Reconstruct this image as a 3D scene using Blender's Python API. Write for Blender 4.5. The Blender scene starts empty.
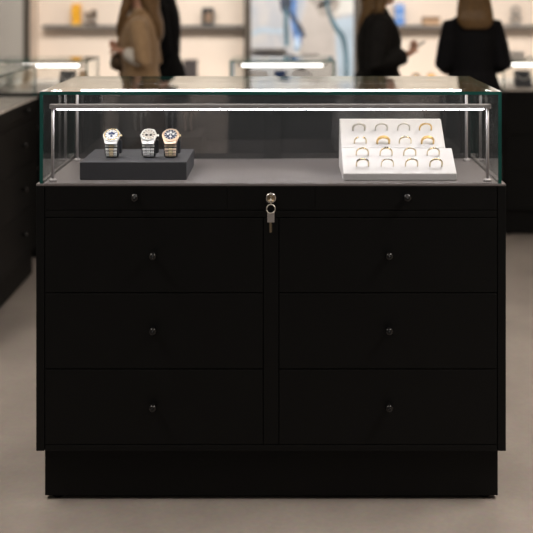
import bpy, bmesh, math, random
from mathutils import Vector, Matrix
random.seed(7)
C = bpy.context.scene.collection
S = bpy.context.scene
PI = math.pi

# ------------------------------------------------------------------ camera
FOC = 1088.0            # focal length in pixels of the 533 px frame
DIST = 3.2              # lens to counter front
EYE = 1.513
cam_d = bpy.data.cameras.new('camera')
cam_d.sensor_width = 36.0
cam_d.lens = 36.0 * FOC / 533.0
cam_d.shift_x = -19.5 / 533.0
cam_d.shift_y = -277.5 / 533.0
cam_d.clip_end = 60
cam_d.dof.use_dof = True
cam_d.dof.focus_distance = 3.28
cam_d.dof.aperture_fstop = 2.3
cam = bpy.data.objects.new('camera', cam_d)
cam.location = (0, -DIST, EYE)
cam.rotation_euler = (PI / 2, 0, 0)
C.objects.link(cam)
S.camera = cam

# ------------------------------------------------------------------ world, lights, exposure
w = bpy.data.worlds.new('world')
w.use_nodes = True
w.node_tree.nodes['Background'].inputs[0].default_value = (1.0, 0.97, 0.94, 1)
w.node_tree.nodes['Background'].inputs[1].default_value = 0.10
S.world = w
S.view_settings.view_transform = 'Standard'
S.view_settings.look = 'None'
S.view_settings.exposure = 0.0
S.view_settings.gamma = 1.0
S.view_settings.use_curve_mapping = False
S.cycles.use_denoising = True
S.cycles.max_bounces = 10
S.cycles.transparent_max_bounces = 32
S.cycles.caustics_reflective = False
S.cycles.caustics_refractive = False
S.cycles.sample_clamp_indirect = 6.0


def area(name, loc, size, watts, col=(1.0, 0.88, 0.76), aim=None, spread=180):
    d = bpy.data.lights.new(name, 'AREA')
    d.shape = 'RECTANGLE'
    d.size, d.size_y = size
    d.energy = watts
    d.color = col
    d.spread = math.radians(spread)
    o = bpy.data.objects.new(name, d)
    o.location = loc
    if aim:
        o.rotation_euler = (Vector(aim) - Vector(loc)).to_track_quat('-Z', 'Y').to_euler()
    C.objects.link(o)
    return o


area('wall_wash', (-1.25, 3.6, 2.94), (2.0, 0.9), 52, (1.0, 0.915, 0.83), (-1.25, 6.1, 1.0), 100)
area('wall_wash', (1.75, 3.6, 2.94), (2.4, 0.9), 56, (1.0, 0.915, 0.83), (1.75, 6.1, 1.0), 100)
area('mural_wash', (0.13, 3.8, 2.94), (0.8, 0.25), 9.5, (1.0, 0.96, 0.92), (0.13, 5.8, 1.2), 100)
area('aisle_panel', (-1.9, -0.3, 2.95), (0.6, 1.8), 48, (1.0, 0.90, 0.80), None, 140)
area('aisle_panel', (1.9, -0.3, 2.95), (0.6, 1.8), 68, (1.0, 0.90, 0.80), None, 140)
area('rear_panel', (0.0, 1.5, 2.95), (3.6, 0.5), 36, (1.0, 0.90, 0.80))
area('front_panel', (0.0, -1.9, 2.95), (1.2, 0.5), 8, (1.0, 0.95, 0.90))


# ------------------------------------------------------------------ materials
def nodes_of(name):
    m = bpy.data.materials.new(name)
    m.use_nodes = True
    nt = m.node_tree
    return m, nt, nt.nodes, nt.links


def pm(name, col, rough=0.5, metal=0.0, spec=0.5, vary=0.06, scale=40.0, bump=0.0, bscale=200.0,
       emit=None, estr=0.0, coat=0.0, stretch=(1, 1, 1), sheen=0.0):
    """Principled material with a procedural noise variation of colour and an optional bump."""
    m, nt, N, L = nodes_of(name)
    b = N['Principled BSDF']
    b.inputs['Roughness'].default_value = rough
    b.inputs['Metallic'].default_value = metal
    b.inputs['Specular IOR Level'].default_value = spec
    b.inputs['Coat Weight'].default_value = coat
    b.inputs['Sheen Weight'].default_value = sheen
    tc = N.new('ShaderNodeTexCoord')
    mp = N.new('ShaderNodeMapping')
    mp.inputs['Scale'].default_value = stretch
    L.new(tc.outputs['Object'], mp.inputs['Vector'])
    nz = N.new('ShaderNodeTexNoise')
    nz.inputs['Scale'].default_value = scale
    nz.inputs['Detail'].default_value = 4
    L.new(mp.outputs['Vector'], nz.inputs['Vector'])
    r = N.new('ShaderNodeValToRGB')
    r.color_ramp.elements[0].position = 0.3
    r.color_ramp.elements[1].position = 0.7
    r.color_ramp.elements[0].color = (*[c * (1 - vary) for c in col], 1)
    r.color_ramp.elements[1].color = (*[min(1, c * (1 + vary)) for c in col], 1)
    L.new(nz.outputs['Fac'], r.inputs['Fac'])
    L.new(r.outputs['Color'], b.inputs['Base Color'])
    if bump:
        n2 = N.new('ShaderNodeTexNoise')
        n2.inputs['Scale'].default_value = bscale
        L.new(mp.outputs['Vector'], n2.inputs['Vector'])
        bp = N.new('ShaderNodeBump')
        bp.inputs['Strength'].default_value = bump
        bp.inputs['Distance'].default_value = 0.002
        L.new(n2.outputs['Fac'], bp.inputs['Height'])
        L.new(bp.outputs['Normal'], b.inputs['Normal'])
    if emit:
        b.inputs['Emission Color'].default_value = (*emit, 1)
        b.inputs['Emission Strength'].default_value = estr
    return m


def glassy(name, tint, base=0.04, gain=1.0, haze=0.0):
    """Thin clear or tinted sheet: Schlick reflection over a tinted clear layer."""
    m, nt, N, L = nodes_of(name)
    N.remove(N['Principled BSDF'])
    out = N['Material Output']
    g = N.new('ShaderNodeNewGeometry')
    dot = N.new('ShaderNodeVectorMath'); dot.operation = 'DOT_PRODUCT'
    L.new(g.outputs['Normal'], dot.inputs[0]); L.new(g.outputs['Incoming'], dot.inputs[1])
    ab = N.new('ShaderNodeMath'); ab.operation = 'ABSOLUTE'
    L.new(dot.outputs['Value'], ab.inputs[0])
    su = N.new('ShaderNodeMath'); su.operation = 'SUBTRACT'; su.inputs[0].default_value = 1.0
    L.new(ab.outputs[0], su.inputs[1])
    pw = N.new('ShaderNodeMath'); pw.operation = 'POWER'; pw.inputs[1].default_value = 5.0
    L.new(su.outputs[0], pw.inputs[0])
    ma = N.new('ShaderNodeMath'); ma.operation = 'MULTIPLY_ADD'; ma.use_clamp = True
    ma.inputs[1].default_value = (1 - base) * gain; ma.inputs[2].default_value = base
    L.new(pw.outputs[0], ma.inputs[0])
    tr = N.new('ShaderNodeBsdfTransparent'); tr.inputs[0].default_value = (*tint, 1)
    gl = N.new('ShaderNodeBsdfGlossy'); gl.inputs['Roughness'].default_value = 0.0
    gl.inputs['Color'].default_value = (0.97, 1.0, 0.99, 1)
    mx = N.new('ShaderNodeMixShader')
    body = tr
    if haze:                                    # grey diffuse share lifts the sheet's tone in place of missing reflections
        df = N.new('ShaderNodeBsdfDiffuse'); df.inputs[0].default_value = (0.40, 0.40, 0.42, 1)
        body = N.new('ShaderNodeMixShader'); body.inputs[0].default_value = haze
        L.new(tr.outputs[0], body.inputs[1]); L.new(df.outputs[0], body.inputs[2])
    L.new(ma.outputs[0], mx.inputs[0]); L.new(body.outputs[0], mx.inputs[1]); L.new(gl.outputs[0], mx.inputs[2])
    L.new(mx.outputs[0], out.inputs[0])
    return m


M = {}
M['black'] = pm('matte_black_laminate', (0.0044, 0.0046, 0.0048), 0.55, spec=0.14, vary=0.08, scale=12)
M['black_gap'] = pm('black_carcass', (0.002, 0.002, 0.002), 0.8, spec=0.05)
M['plinth'] = pm('black_plinth', (0.0044, 0.0045, 0.0046), 0.6, spec=0.14)
M['rubber'] = pm('black_rubber', (0.006, 0.006, 0.006), 0.8, spec=0.2)
M['knob'] = pm('gloss_black_knob', (0.006, 0.006, 0.0065), 0.24, spec=0.38)
M['deck'] = pm('warm_grey_deck', (0.165, 0.152, 0.155), 0.42, spec=0.35, vary=0.04, scale=90, bump=0.05, bscale=600)
M['deck_pale'] = pm('pale_deck', (0.72, 0.68, 0.64), 0.5)
M['glass'] = glassy('clear_glass', (0.984, 0.99, 0.987))
M['smoke'] = glassy('smoked_glass', (0.29, 0.29, 0.30), base=0.06, haze=0.05)
M['edge'] = pm('green_glass_edge', (0.012, 0.092, 0.080), 0.15, spec=0.5, vary=0.25, scale=6)
M['alu'] = pm('brushed_aluminium', (0.62, 0.61, 0.61), 0.32, 1.0, stretch=(1, 40, 40), scale=30)
M['rail'] = pm('grey_anodised_rail', (0.42, 0.40, 0.415), 0.42, 0.35, stretch=(1, 40, 40), scale=30)
M['led'] = pm('led_diffuser', (1, 1, 1), 0.5, emit=(1.0, 0.965, 0.985), estr=22.0)
M['led_far'] = pm('led_diffuser_cool', (1, 1, 1), 0.5, emit=(1.0, 0.97, 0.93), estr=4.0)
M['chrome'] = pm('chrome', (0.52, 0.51, 0.49), 0.2, 1.0)
M['nickel'] = pm('worn_nickel', (0.60, 0.57, 0.52), 0.35, 1.0, bump=0.2, bscale=900)
M['keyhead'] = pm('grey_key_head', (0.36, 0.34, 0.335), 0.45, 0.3)
M['brass'] = pm('brass', (0.46, 0.37, 0.25), 0.35, 1.0)
M['slate'] = pm('slate_leatherette', (0.043, 0.044, 0.052), 0.6, spec=0.3, bump=0.1, bscale=800)
M['cushion'] = pm('dark_cushion', (0.020, 0.021, 0.027), 0.75, spec=0.2, bump=0.2, bscale=700)
M['steel'] = pm('polished_steel', (0.74, 0.74, 0.73), 0.34, 0.75)
M['link'] = pm('brushed_steel_links', (0.86, 0.86, 0.85), 0.4, 0.25)
M['link_gold'] = pm('brushed_gold_links', (0.80, 0.66, 0.42), 0.4, 0.3)
M['link_rose'] = pm('brushed_rose_links', (0.84, 0.66, 0.52), 0.4, 0.3)
M['gold'] = pm('yellow_gold', (0.84, 0.58, 0.24), 0.3, 1.0)
M['palegold'] = pm('pale_gold', (0.74, 0.62, 0.38), 0.25, 1.0)
M['rose'] = pm('rose_gold', (0.76, 0.56, 0.42), 0.32, 1.0)
M['dial_w'] = pm('white_dial', (0.82, 0.82, 0.82), 0.35)
M['dial_c'] = pm('cream_dial', (0.62, 0.58, 0.53), 0.35)
M['dial_b'] = pm('navy_dial', (0.035, 0.045, 0.09), 0.3)
M['navy'] = pm('navy_print', (0.03, 0.06, 0.17), 0.35)
M['ink'] = pm('black_print', (0.01, 0.01, 0.012), 0.4)
M['ivory'] = pm('ivory_leatherette', (0.665, 0.655, 0.67), 0.55, spec=0.3, vary=0.02, bump=0.06, bscale=700)
M['stone'] = pm('clear_stone', (0.85, 0.86, 0.88), 0.05, 0.0, spec=1.0, coat=0.6)
M['darkstone'] = pm('dark_stone', (0.05, 0.045, 0.04), 0.1, spec=0.9, coat=0.5)
M['cream'] = pm('cream_plaster', (0.76, 0.665, 0.58), 0.75, spec=0.2, vary=0.03, scale=3)
M['grey_wall'] = pm('grey_plaster', (0.43, 0.41, 0.38), 0.75, spec=0.2, vary=0.03, scale=3)
M['bronze'] = pm('dark_bronze_trim', (0.085, 0.072, 0.058), 0.45, 0.3)
M['shelf'] = pm('grey_shelf', (0.15, 0.142, 0.135), 0.5)
M['ceiling'] = pm('white_ceiling', (0.70, 0.66, 0.62), 0.8)
M['skin'] = pm('skin', (0.55, 0.31, 0.22), 0.5, spec=0.35, vary=0.08, scale=25)
M['eye'] = pm('eye_white', (0.8, 0.78, 0.75), 0.2)
M['camel'] = pm('camel_wool', (0.33, 0.22, 0.125), 0.9, spec=0.1, vary=0.12, scale=25, bump=0.3, bscale=300, sheen=0.2)
M['camel_dark'] = pm('camel_fleece_collar', (0.27, 0.172, 0.09), 0.95, spec=0.1, vary=0.25, scale=60, bump=0.6, bscale=150, sheen=0.2)
M['suit'] = pm('black_suiting', (0.006, 0.006, 0.007), 0.9, spec=0.1, vary=0.2, scale=50)
M['jacket'] = pm('charcoal_jacket', (0.010, 0.0095, 0.009), 0.9, spec=0.1, vary=0.3, scale=20)
M['white_cloth'] = pm('white_cotton', (0.72, 0.68, 0.62), 0.85, spec=0.1)
M['beige_cloth'] = pm('beige_cloth', (0.42, 0.32, 0.23), 0.85, spec=0.1)
M['fur'] = pm('taupe_fur', (0.085, 0.058, 0.040), 0.95, spec=0.1, vary=0.6, scale=70, bump=0.8, bscale=150)
M['hair_l'] = pm('light_brown_hair', (0.14, 0.078, 0.030), 0.5, spec=0.4, vary=0.45, scale=30, stretch=(8, 8, 0.6), bump=0.4, bscale=40)
M['hair_m'] = pm('brown_hair', (0.11, 0.062, 0.022), 0.45, spec=0.4, vary=0.5, scale=30, stretch=(8, 8, 0.6), bump=0.4, bscale=40)
M['hair_d'] = pm('dark_brown_hair', (0.022, 0.012, 0.008), 0.5, spec=0.4, vary=0.4, scale=40)
M['shoe'] = pm('black_leather', (0.01, 0.01, 0.01), 0.35)
M['amber'] = pm('amber_card', (0.80, 0.40, 0.015), 0.45, vary=0.1, scale=15)
M['amber_band'] = pm('pale_amber_band', (0.80, 0.50, 0.12), 0.45)
M['blue'] = pm('blue_card', (0.11, 0.26, 0.62), 0.45, vary=0.1, scale=15)
M['blue_pale'] = pm('pale_blue_print', (0.42, 0.55, 0.80), 0.45)
M['dark_card'] = pm('charcoal_card', (0.050, 0.042, 0.042), 0.6)
M['brown_card'] = pm('brown_card', (0.16, 0.085, 0.04), 0.6)
M['tan_card'] = pm('tan_card', (0.50, 0.33, 0.20), 0.6)
M['porcelain'] = pm('white_porcelain', (0.82, 0.80, 0.78), 0.25)
M['greyglass'] = glassy('grey_glass', (0.72, 0.70, 0.68))
M['stone_grey'] = pm('grey_ceramic', (0.30, 0.28, 0.26), 0.5)
M['sky_glass'] = pm('pale_blue_glass', (0.50, 0.66, 0.85), 0.15, coat=0.5)
M['phone'] = pm('pale_phone_shell', (0.45, 0.43, 0.38), 0.3)
M['screen'] = pm('dark_phone_screen', (0.02, 0.02, 0.02), 0.15)
M['teal'] = pm('teal_paint', (0.055, 0.13, 0.17), 0.6, vary=0.4, scale=8)
M['cobalt'] = pm('cobalt_paint', (0.085, 0.19, 0.44), 0.6, vary=0.45, scale=10)
M['slate_paint'] = pm('slate_paint', (0.040, 0.055, 0.085), 0.6, vary=0.5, scale=10)
M['putty'] = pm('putty_paint', (0.47, 0.44, 0.42), 0.6, vary=0.1, scale=6)
M['putty_dark'] = pm('dark_putty_paint', (0.36, 0.33, 0.305), 0.6, vary=0.12, scale=8)
M['ice'] = pm('ice_blue_paint', (0.40, 0.50, 0.60), 0.6, vary=0.12, scale=6)
M['chalk'] = pm('chalk_paint', (0.62, 0.62, 0.60), 0.6, vary=0.06, scale=6)


def floor_material():
    m, nt, N, L = nodes_of('polished_concrete')
    b = N['Principled BSDF']
    tc = N.new('ShaderNodeTexCoord')
    n1 = N.new('ShaderNodeTexNoise'); n1.inputs['Scale'].default_value = 1.6; n1.inputs['Detail'].default_value = 8
    n1.inputs['Roughness'].default_value = 0.62
    n2 = N.new('ShaderNodeTexNoise'); n2.inputs['Scale'].default_value = 60; n2.inputs['Detail'].default_value = 5
    L.new(tc.outputs['Object'], n1.inputs['Vector']); L.new(tc.outputs['Object'], n2.inputs['Vector'])
    r = N.new('ShaderNodeValToRGB')
    r.color_ramp.elements[0].position = 0.28; r.color_ramp.elements[0].color = (0.215, 0.188, 0.168, 1)
    r.color_ramp.elements[1].position = 0.72; r.color_ramp.elements[1].color = (0.350, 0.308, 0.275, 1)
    L.new(n1.outputs['Fac'], r.inputs['Fac'])
    mx = N.new('ShaderNodeMixRGB'); mx.blend_type = 'OVERLAY'; mx.inputs[0].default_value = 0.18
    L.new(r.outputs['Color'], mx.inputs[1]); L.new(n2.outputs['Color'], mx.inputs[2])
    hs = N.new('ShaderNodeHueSaturation'); hs.inputs['Saturation'].default_value = 0.85
    L.new(mx.outputs[0], hs.inputs['Color'])
    L.new(hs.outputs[0], b.inputs['Base Color'])
    rr = N.new('ShaderNodeMapRange'); rr.inputs[3].default_value = 0.28; rr.inputs[4].default_value = 0.45
    L.new(n1.outputs['Fac'], rr.inputs[0]); L.new(rr.outputs[0], b.inputs['Roughness'])
    bp = N.new('ShaderNodeBump'); bp.inputs['Strength'].default_value = 0.06; bp.inputs['Distance'].default_value = 0.002
    L.new(n2.outputs['Fac'], bp.inputs['Height']); L.new(bp.outputs[0], b.inputs['Normal'])
    b.inputs['Specular IOR Level'].default_value = 0.45
    return m


def mural_material():
    m, nt, N, L = nodes_of('mural_ground')
    b = N['Principled BSDF']
    b.inputs['Roughness'].default_value = 0.7
    tc = N.new('ShaderNodeTexCoord')
    mp = N.new('ShaderNodeMapping'); mp.inputs['Scale'].default_value = (2.2, 2.2, 1.1)
    L.new(tc.outputs['Object'], mp.inputs[0])
    n = N.new('ShaderNodeTexNoise'); n.inputs['Scale'].default_value = 2.2; n.inputs['Detail'].default_value = 5
    n.inputs['Distortion'].default_value = 1.2
    L.new(mp.outputs[0], n.inputs['Vector'])
    r = N.new('ShaderNodeValToRGB')
    e = r.color_ramp.elements
    e[0].position = 0.30; e[0].color = (0.36, 0.41, 0.49, 1)
    e[1].position = 0.72; e[1].color = (0.58, 0.56, 0.54, 1)
    k = e.new(0.5); k.color = (0.47, 0.48, 0.51, 1)
    L.new(n.outputs['Fac'], r.inputs[0]); L.new(r.outputs[0], b.inputs['Base Color'])
    return m


M['floor'] = floor_material()
M['mural'] = mural_material()


# ------------------------------------------------------------------ mesh helpers
class MB:
    def __init__(self):
        self.bm = bmesh.new()

    def box(self, x0, x1, y0, y1, z0, z1, mat=None):
        vs = [self.bm.verts.new((x, y, z)) for x in (x0, x1) for y in (y0, y1) for z in (z0, z1)]
        for f in ((0, 1, 3, 2), (4, 6, 7, 5), (0, 4, 5, 1), (2, 3, 7, 6), (0, 2, 6, 4), (1, 5, 7, 3)):
            self.bm.faces.new([vs[i] for i in f])
        return vs

    def obox(self, c, ax, ay, az, sx, sy, sz):
        """oriented box: centre, unit axes, full sizes"""
        c, ax, ay, az = Vector(c), Vector(ax), Vector(ay), Vector(az)
        vs = [self.bm.verts.new(c + ax * sx * i + ay * sy * j + az * sz * k)
              for i in (-.5, .5) for j in (-.5, .5) for k in (-.5, .5)]
        for f in ((0, 1, 3, 2), (4, 6, 7, 5), (0, 4, 5, 1), (2, 3, 7, 6), (0, 2, 6, 4), (1, 5, 7, 3)):
            self.bm.faces.new([vs[i] for i in f])

    def prism(self, prof, x0, x1):
        """profile in (y, z) pushed along x"""
        a = [self.bm.verts.new((x0, y, z)) for y, z in prof]
        b = [self.bm.verts.new((x1, y, z)) for y, z in prof]
        n = len(prof)
        self.bm.faces.new(a); self.bm.faces.new(b[::-1])
        for i in range(n):
            self.bm.faces.new((a[i], b[i], b[(i + 1) % n], a[(i + 1) % n]))

    def rings(self, rings, close=False, caps=True):
        rv = [[self.bm.verts.new(p) for p in r] for r in rings]
        n = len(rv[0])
        m = len(rv)
        for i in range(m if close else m - 1):
            a, b = rv[i], rv[(i + 1) % m]
            for j in range(n):
                self.bm.faces.new((a[j], a[(j + 1) % n], b[(j + 1) % n], b[j]))
        if caps and not close:
            self.bm.faces.new(rv[0][::-1]); self.bm.faces.new(rv[-1])

    def tube(self, pts, radii, n=12, close=False, flat=None):
        pts = [Vector(p) for p in pts]
        if not hasattr(radii, '__len__'):
            radii = [radii] * len(pts)
        rs = []
        m = len(pts)
        up = None
        for i, p in enumerate(pts):
            if close:
                t = pts[(i + 1) % m] - pts[i - 1]
            else:
                t = pts[min(i + 1, m - 1)] - pts[max(i - 1, 0)]
            t.normalize()
            if up is None:
                up = Vector((0, 0, 1)) if abs(t.z) < 0.9 else Vector((0, 1, 0))
                if flat is not None:
                    up = Vector(flat)
            u = up - t * up.dot(t); u.normalize(); up = u
            v = t.cross(u)
            r = radii[i]
            ru, rvv = (r if hasattr(r, '__len__') else (r, r))
            rs.append([p + u * ru * math.cos(2 * PI * k / n) + v * rvv * math.sin(2 * PI * k / n) for k in range(n)])
        self.rings(rs, close)

    def lathe(self, prof, c=(0, 0, 0), axis=(0, 0, 1), n=24, rx=1.0, ry=1.0):
        """profile of (radius, height) round an axis through c"""
        c = Vector(c); az = Vector(axis).normalized()
        ax = Vector((1, 0, 0)) if abs(az.x) < 0.9 else Vector((0, 1, 0))
        ax = (ax - az * ax.dot(az)).normalized(); ay = az.cross(ax)
        rs = [[c + az * h + ax * r * rx * math.cos(2 * PI * k / n) + ay * r * ry * math.sin(2 * PI * k / n)
               for k in range(n)] for r, h in prof]
        self.rings(rs)

    def build(self, name, mat, parent=None, smooth=False, bevel=0.0, segs=2):
        bmesh.ops.recalc_face_normals(self.bm, faces=self.bm.faces[:])
        me = bpy.data.meshes.new(name)
        self.bm.to_mesh(me); self.bm.free()
        mats = mat if isinstance(mat, (list, tuple)) else [mat]
        for m in mats:
            me.materials.append(m)
        if smooth:
            for p in me.polygons:
                p.use_smooth = True
        o = bpy.data.objects.new(name, me)
        C.objects.link(o)
        if parent:
            o.parent = parent
        if bevel:
            b = o.modifiers.new('bevel', 'BEVEL'); b.width = bevel; b.segments = segs; b.limit_method = 'ANGLE'
        return o


def box(name, x0, x1, y0, y1, z0, z1, mat, parent=None, bevel=0.0):
    b = MB(); b.box(x0, x1, y0, y1, z0, z1)
    return b.build(name, mat, parent, bevel=bevel)


def tag(o, label, cat, group=None):
    o['label'] = label; o['category'] = cat
    if group:
        o['group'] = group
    return o


def thing(name, label, cat, loc=(0, 0, 0), rotz=0.0, group=None):
    o = bpy.data.objects.new(name, None)
    o.empty_display_size = 0.05
    C.objects.link(o)
    o.location = loc; o.rotation_euler = (0, 0, rotz)
    return tag(o, label, cat, group)


def struct(o):
    o['kind'] = 'structure'
    return o


def pane(name, x0, x1, y0, y1, z0, z1, parent, face='glass'):
    """glass sheet: broad faces clear, rim faces green"""
    b = MB(); b.box(x0, x1, y0, y1, z0, z1)
    o = b.build(name, [M[face], M['edge']], parent)
    d = (x1 - x0, y1 - y0, z1 - z0)
    thin = d.index(min(d))
    for p in o.data.polygons:
        if abs(p.normal[thin]) < 0.5:
            p.material_index = 1
    return o


def P(px, py, Z):
    """world point that stands at distance Z behind pixel (px, py)"""
    return Vector(((px - 286.0) * Z / FOC, Z - DIST, EYE - (py + 11.0) * Z / FOC))


# ------------------------------------------------------------------ the room
RX = 3.6
WF, WN = 5.80, 6.10      # face of the back wall, back of its recesses
struct(box('floor', -RX, RX, -6.5, 6.3, -0.1, 0.0, M['floor']))
struct(box('ceiling', -RX, RX, -3.6, 6.3, 3.0, 3.1, M['ceiling']))
struct(box('wall_left', -RX - 0.1, -RX, -3.6, 6.3, 0, 3.0, M['grey_wall']))
struct(box('wall_right', RX, RX + 0.1, -3.6, 6.3, 0, 3.0, M['cream']))
struct(box('wall_back', -RX, RX, WN, WN + 0.1, 0, 3.0, M['cream']))
struct(box('wall_pier', -RX, -2.173, WF, WN, 0, 3.0, M['grey_wall']))
struct(box('trim_1', -2.172, -2.119, WF - 0.01, WF + 0.02, 0, 3.0, M['bronze']))
struct(box('wall_recess_side', -2.172, -2.119, WF + 0.021, WN, 0, 3.0, M['cream']))
struct(box('trim_2', -0.347, -0.290, WF - 0.01, WN, 0, 3.0, M['bronze']))
struct(box('trim_3', 0.563, 0.620, WF - 0.01, WN, 0, 3.0, M['bronze']))
struct(box('wall_mural_backing', -0.289, 0.562, WF + 0.022, WN, 0, 3.0, M['grey_wall']))

# niche base units and shelves
for x0, x1, lab in ((-2.118, -0.347, 'cream base cabinet along the back wall behind the person in the camel coat'),
                    (0.620, 2.75, 'cream base cabinet along the back wall behind the two women in black')):
    t = thing('base_cabinet', lab, 'cabinet', ((x0 + x1) / 2, WF - 0.1, 0))
    hw = (x1 - x0) / 2 - 0.002
    box('carcass', -hw, hw, 0, 0.398, 0.0, 0.735, M['cream'], t)
    box('worktop', -hw, hw, -0.015, 0.398, 0.735, 0.755, M['porcelain'], t)
    n = 3
    for i in range(n):
        a = -hw + 2 * hw * i / n + 0.004
        d = box('door', a, a + 2 * hw / n - 0.008, -0.018, 0, 0.06, 0.72, M['cream'], t, bevel=0.002)
        h = box('handle', a + 0.03, a + 0.045, -0.035, -0.018, 0.4, 0.55, M['bronze'], d)
for x0, x1, lab in ((-2.06, -0.347, 'grey wall shelf carrying an amber box beside the mural'),
                    (0.620, 2.75, 'grey wall shelf carrying a blue box and a low brown box')):
    zz = EYE - 37.6 * 9.05 / FOC
    tag(box('wall_shelf', x0, x1 - 0.002, WN - 0.13, WN - 0.001, zz - 0.020, zz + 0.008, M['shelf'], None, 0.002), lab, 'shelf')
SHZ = EYE - 37.6 * 9.05 / FOC + 0.008

# abstract mural
mur = thing('abstract_mural', 'tall pale blue and grey abstract painting on the back wall', 'painting', (0.1365, WF + 0.02, 0.9))
box('canvas', -0.4255, 0.4255, -0.03, 0, -0.2, 1.6, M['mural'], mur)


def stroke(name, pts, wid, mat, lift):
    """a flat ribbon of thick paint through photo-frame points at the wall's distance"""
    Z = WF + DIST
    ps = [P(x, y, Z) - Vector((0.1365, 0, 0.9)) for x, y in pts]
    # smooth the centre line
    q = []
    for i in range(len(ps) - 1):
        p0, p1, p2, p3 = ps[max(i - 1, 0)], ps[i], ps[i + 1], ps[min(i + 2, len(ps) - 1)]
        w0, w1 = wid[i], wid[i + 1]
        for s in range(6):
            u = s / 6
            v = 0.5 * ((2 * p1) + (-p0 + p2) * u + (2 * p0 - 5 * p1 + 4 * p2 - p3) * u * u + (-p0 + 3 * p1 - 3 * p2 + p3) * u ** 3)
            q.append((v, w0 + (w1 - w0) * u))
    q.append((ps[-1], wid[-1]))
    rs = []
    for i, (p, wd) in enumerate(q):
        t = q[min(i + 1, len(q) - 1)][0] - q[max(i - 1, 0)][0]
        t.y = 0; t.normalize()
        nrm = Vector((t.z, 0, -t.x))
        h = wd * Z / FOC / 2
        y0, y1 = -0.030, -0.030 - lift
        a, c = p + nrm * h, p - nrm * h
        for v in (a, c):
            v.x = max(-0.42, min(0.42, v.x))
        rs.append([(a.x, y0, a.z), (a.x, y1, a.z), (c.x, y1, c.z), (c.x, y0, c.z)])
    b = MB(); b.rings(rs)
    return b.build(name, mat, mur)


stroke('brush_stroke', [(318, -60), (320, -20), (324, 5), (317, 30), (315, 60), (316, 90)], [40, 38, 34, 34, 40, 42], M['putty'], 0.002)
stroke('brush_stroke', [(310, -30), (318, -8), (330, 4), (318, 12)], [20, 24, 20, 10], M['putty_dark'], 0.003)
stroke('brush_stroke', [(341, -30), (342, -5), (343, 14)], [22, 22, 22], M['chalk'], 0.0025)
stroke('brush_stroke', [(343, 18), (345, 40), (346, 90)], [20, 18, 16], M['ice'], 0.0026)
stroke('brush_stroke', [(252, 34), (262, 30), (276, 31), (285, 30)], [5, 6, 5, 4], M['ice'], 0.002)
stroke('brush_stroke', [(327, -12), (327, 5), (331, 18), (336, 28), (343, 38), (346, 58), (346, 90)], [3, 3.5, 4, 5, 5, 4, 3], M['teal'], 0.004)
stroke('brush_stroke', [(284, -30), (285, -5), (287, 8), (290, 14)], [10, 11, 13, 6], M['slate_paint'], 0.003)
stroke('brush_stroke', [(293, -20), (294, 2), (293, 14), (296, 30), (299, 46)], [4, 5, 6, 8, 5], M['cobalt'], 0.0035)
stroke('brush_stroke', [(286, 8), (286, 25), (287, 46)], [4, 4.5, 4], M['teal'], 0.004)
stroke('brush_stroke', [(287, 9), (294, 19), (300, 28), (304, 37)], [3, 4, 5, 4], M['slate_paint'], 0.0045)

tag(box('picture_ledge', -0.28, 0.0, WF - 0.105, WF - 0.012, 1.005, 1.025, M['shelf'], None, 0.002),
    'short grey ledge fixed across the foot of the mural', 'ledge')

# pedestal with a blue glass ornament in front of the mural
pz = EYE - 66.0 * 8.4 / FOC
ped = thing('pedestal_table', 'slim dark pedestal table in front of the mural', 'table', ((301.5 - 286) * 8.4 / FOC, 5.2, 0))
box('tabletop', -0.135, 0.135, -0.13, 0.13, pz - 0.022, pz, M['bronze'], ped, 0.003)
box('column', -0.03, 0.03, -0.03, 0.03, 0.02, pz - 0.022, M['bronze'], ped)
box('foot_plate', -0.12, 0.12, -0.12, 0.12, 0.0, 0.02, M['bronze'], ped, 0.003)
orn = thing('glass_ornament', 'pale blue glass ornament standing on the slim dark pedestal table', 'ornament', ((297 - 286) * 8.4 / FOC, 5.2, pz))
b = MB(); b.lathe([(0.0, 0), (0.03, 0), (0.034, 0.01), (0.012, 0.02), (0.0, 0.022)])
b.build('foot', M['porcelain'], orn, True)
b = MB(); b.lathe([(0.004, 0.02), (0.02, 0.035), (0.03, 0.06), (0.022, 0.09), (0.012, 0.12), (0.006, 0.145), (0.0, 0.15)])
b.build('flame_body', M['sky_glass'], orn, True)

# goods on the shelves
def carton(name, label, cat, c, sx, sy, sz, mat, rz=0.0):
    t = thing(name, label, cat, c, rz)
    box('carton', -sx / 2, sx / 2, -sy / 2, sy / 2, 0, sz, mat, t, 0.002)
    return t


ys = WN - 0.068
Zs = ys + DIST
mpp = Zs / FOC
t = carton('gift_box', 'tall amber box standing on the wall shelf', 'box', ((76.5 - 286) * mpp, ys, SHZ), 8.5 * mpp, 0.07, 21 * mpp, M['amber'])
box('lid_band', -4.3 * mpp, 4.3 * mpp, -0.036, 0.036, 17 * mpp, 17.6 * mpp, M['amber_band'], t)
box('foot_band', -4.3 * mpp, 4.3 * mpp, -0.036, 0.036, 0, 2.2 * mpp, M['amber_band'], t)
for px, r, h, lab in ((88, 3.0, 13, 'stubby clear glass tumbler standing next to the tall amber box'),
                      (93, 3.0, 15, 'taller clear glass tumbler, second along from the amber box')):
    t = thing('glass_tumbler', lab, 'glass', ((px - 286) * mpp, ys + (0.035 if px == 93 else -0.025), SHZ))
    R_, H_ = r * mpp, h * mpp
    b = MB(); b.lathe([(0.0, 0), (R_ * 0.8, 0), (R_, H_), (R_ - 0.003, H_), (R_ * 0.8 - 0.003, 0.02), (0, 0.02)])
    b.build('cup', M['greyglass'], t, True)
    b = MB(); b.lathe([(0.0, 0.021), (R_ * 0.72, 0.021), (R_ * 0.76, 0.05), (0, 0.05)])
    b.build('base_fill', M['porcelain'], t, True)
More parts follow.
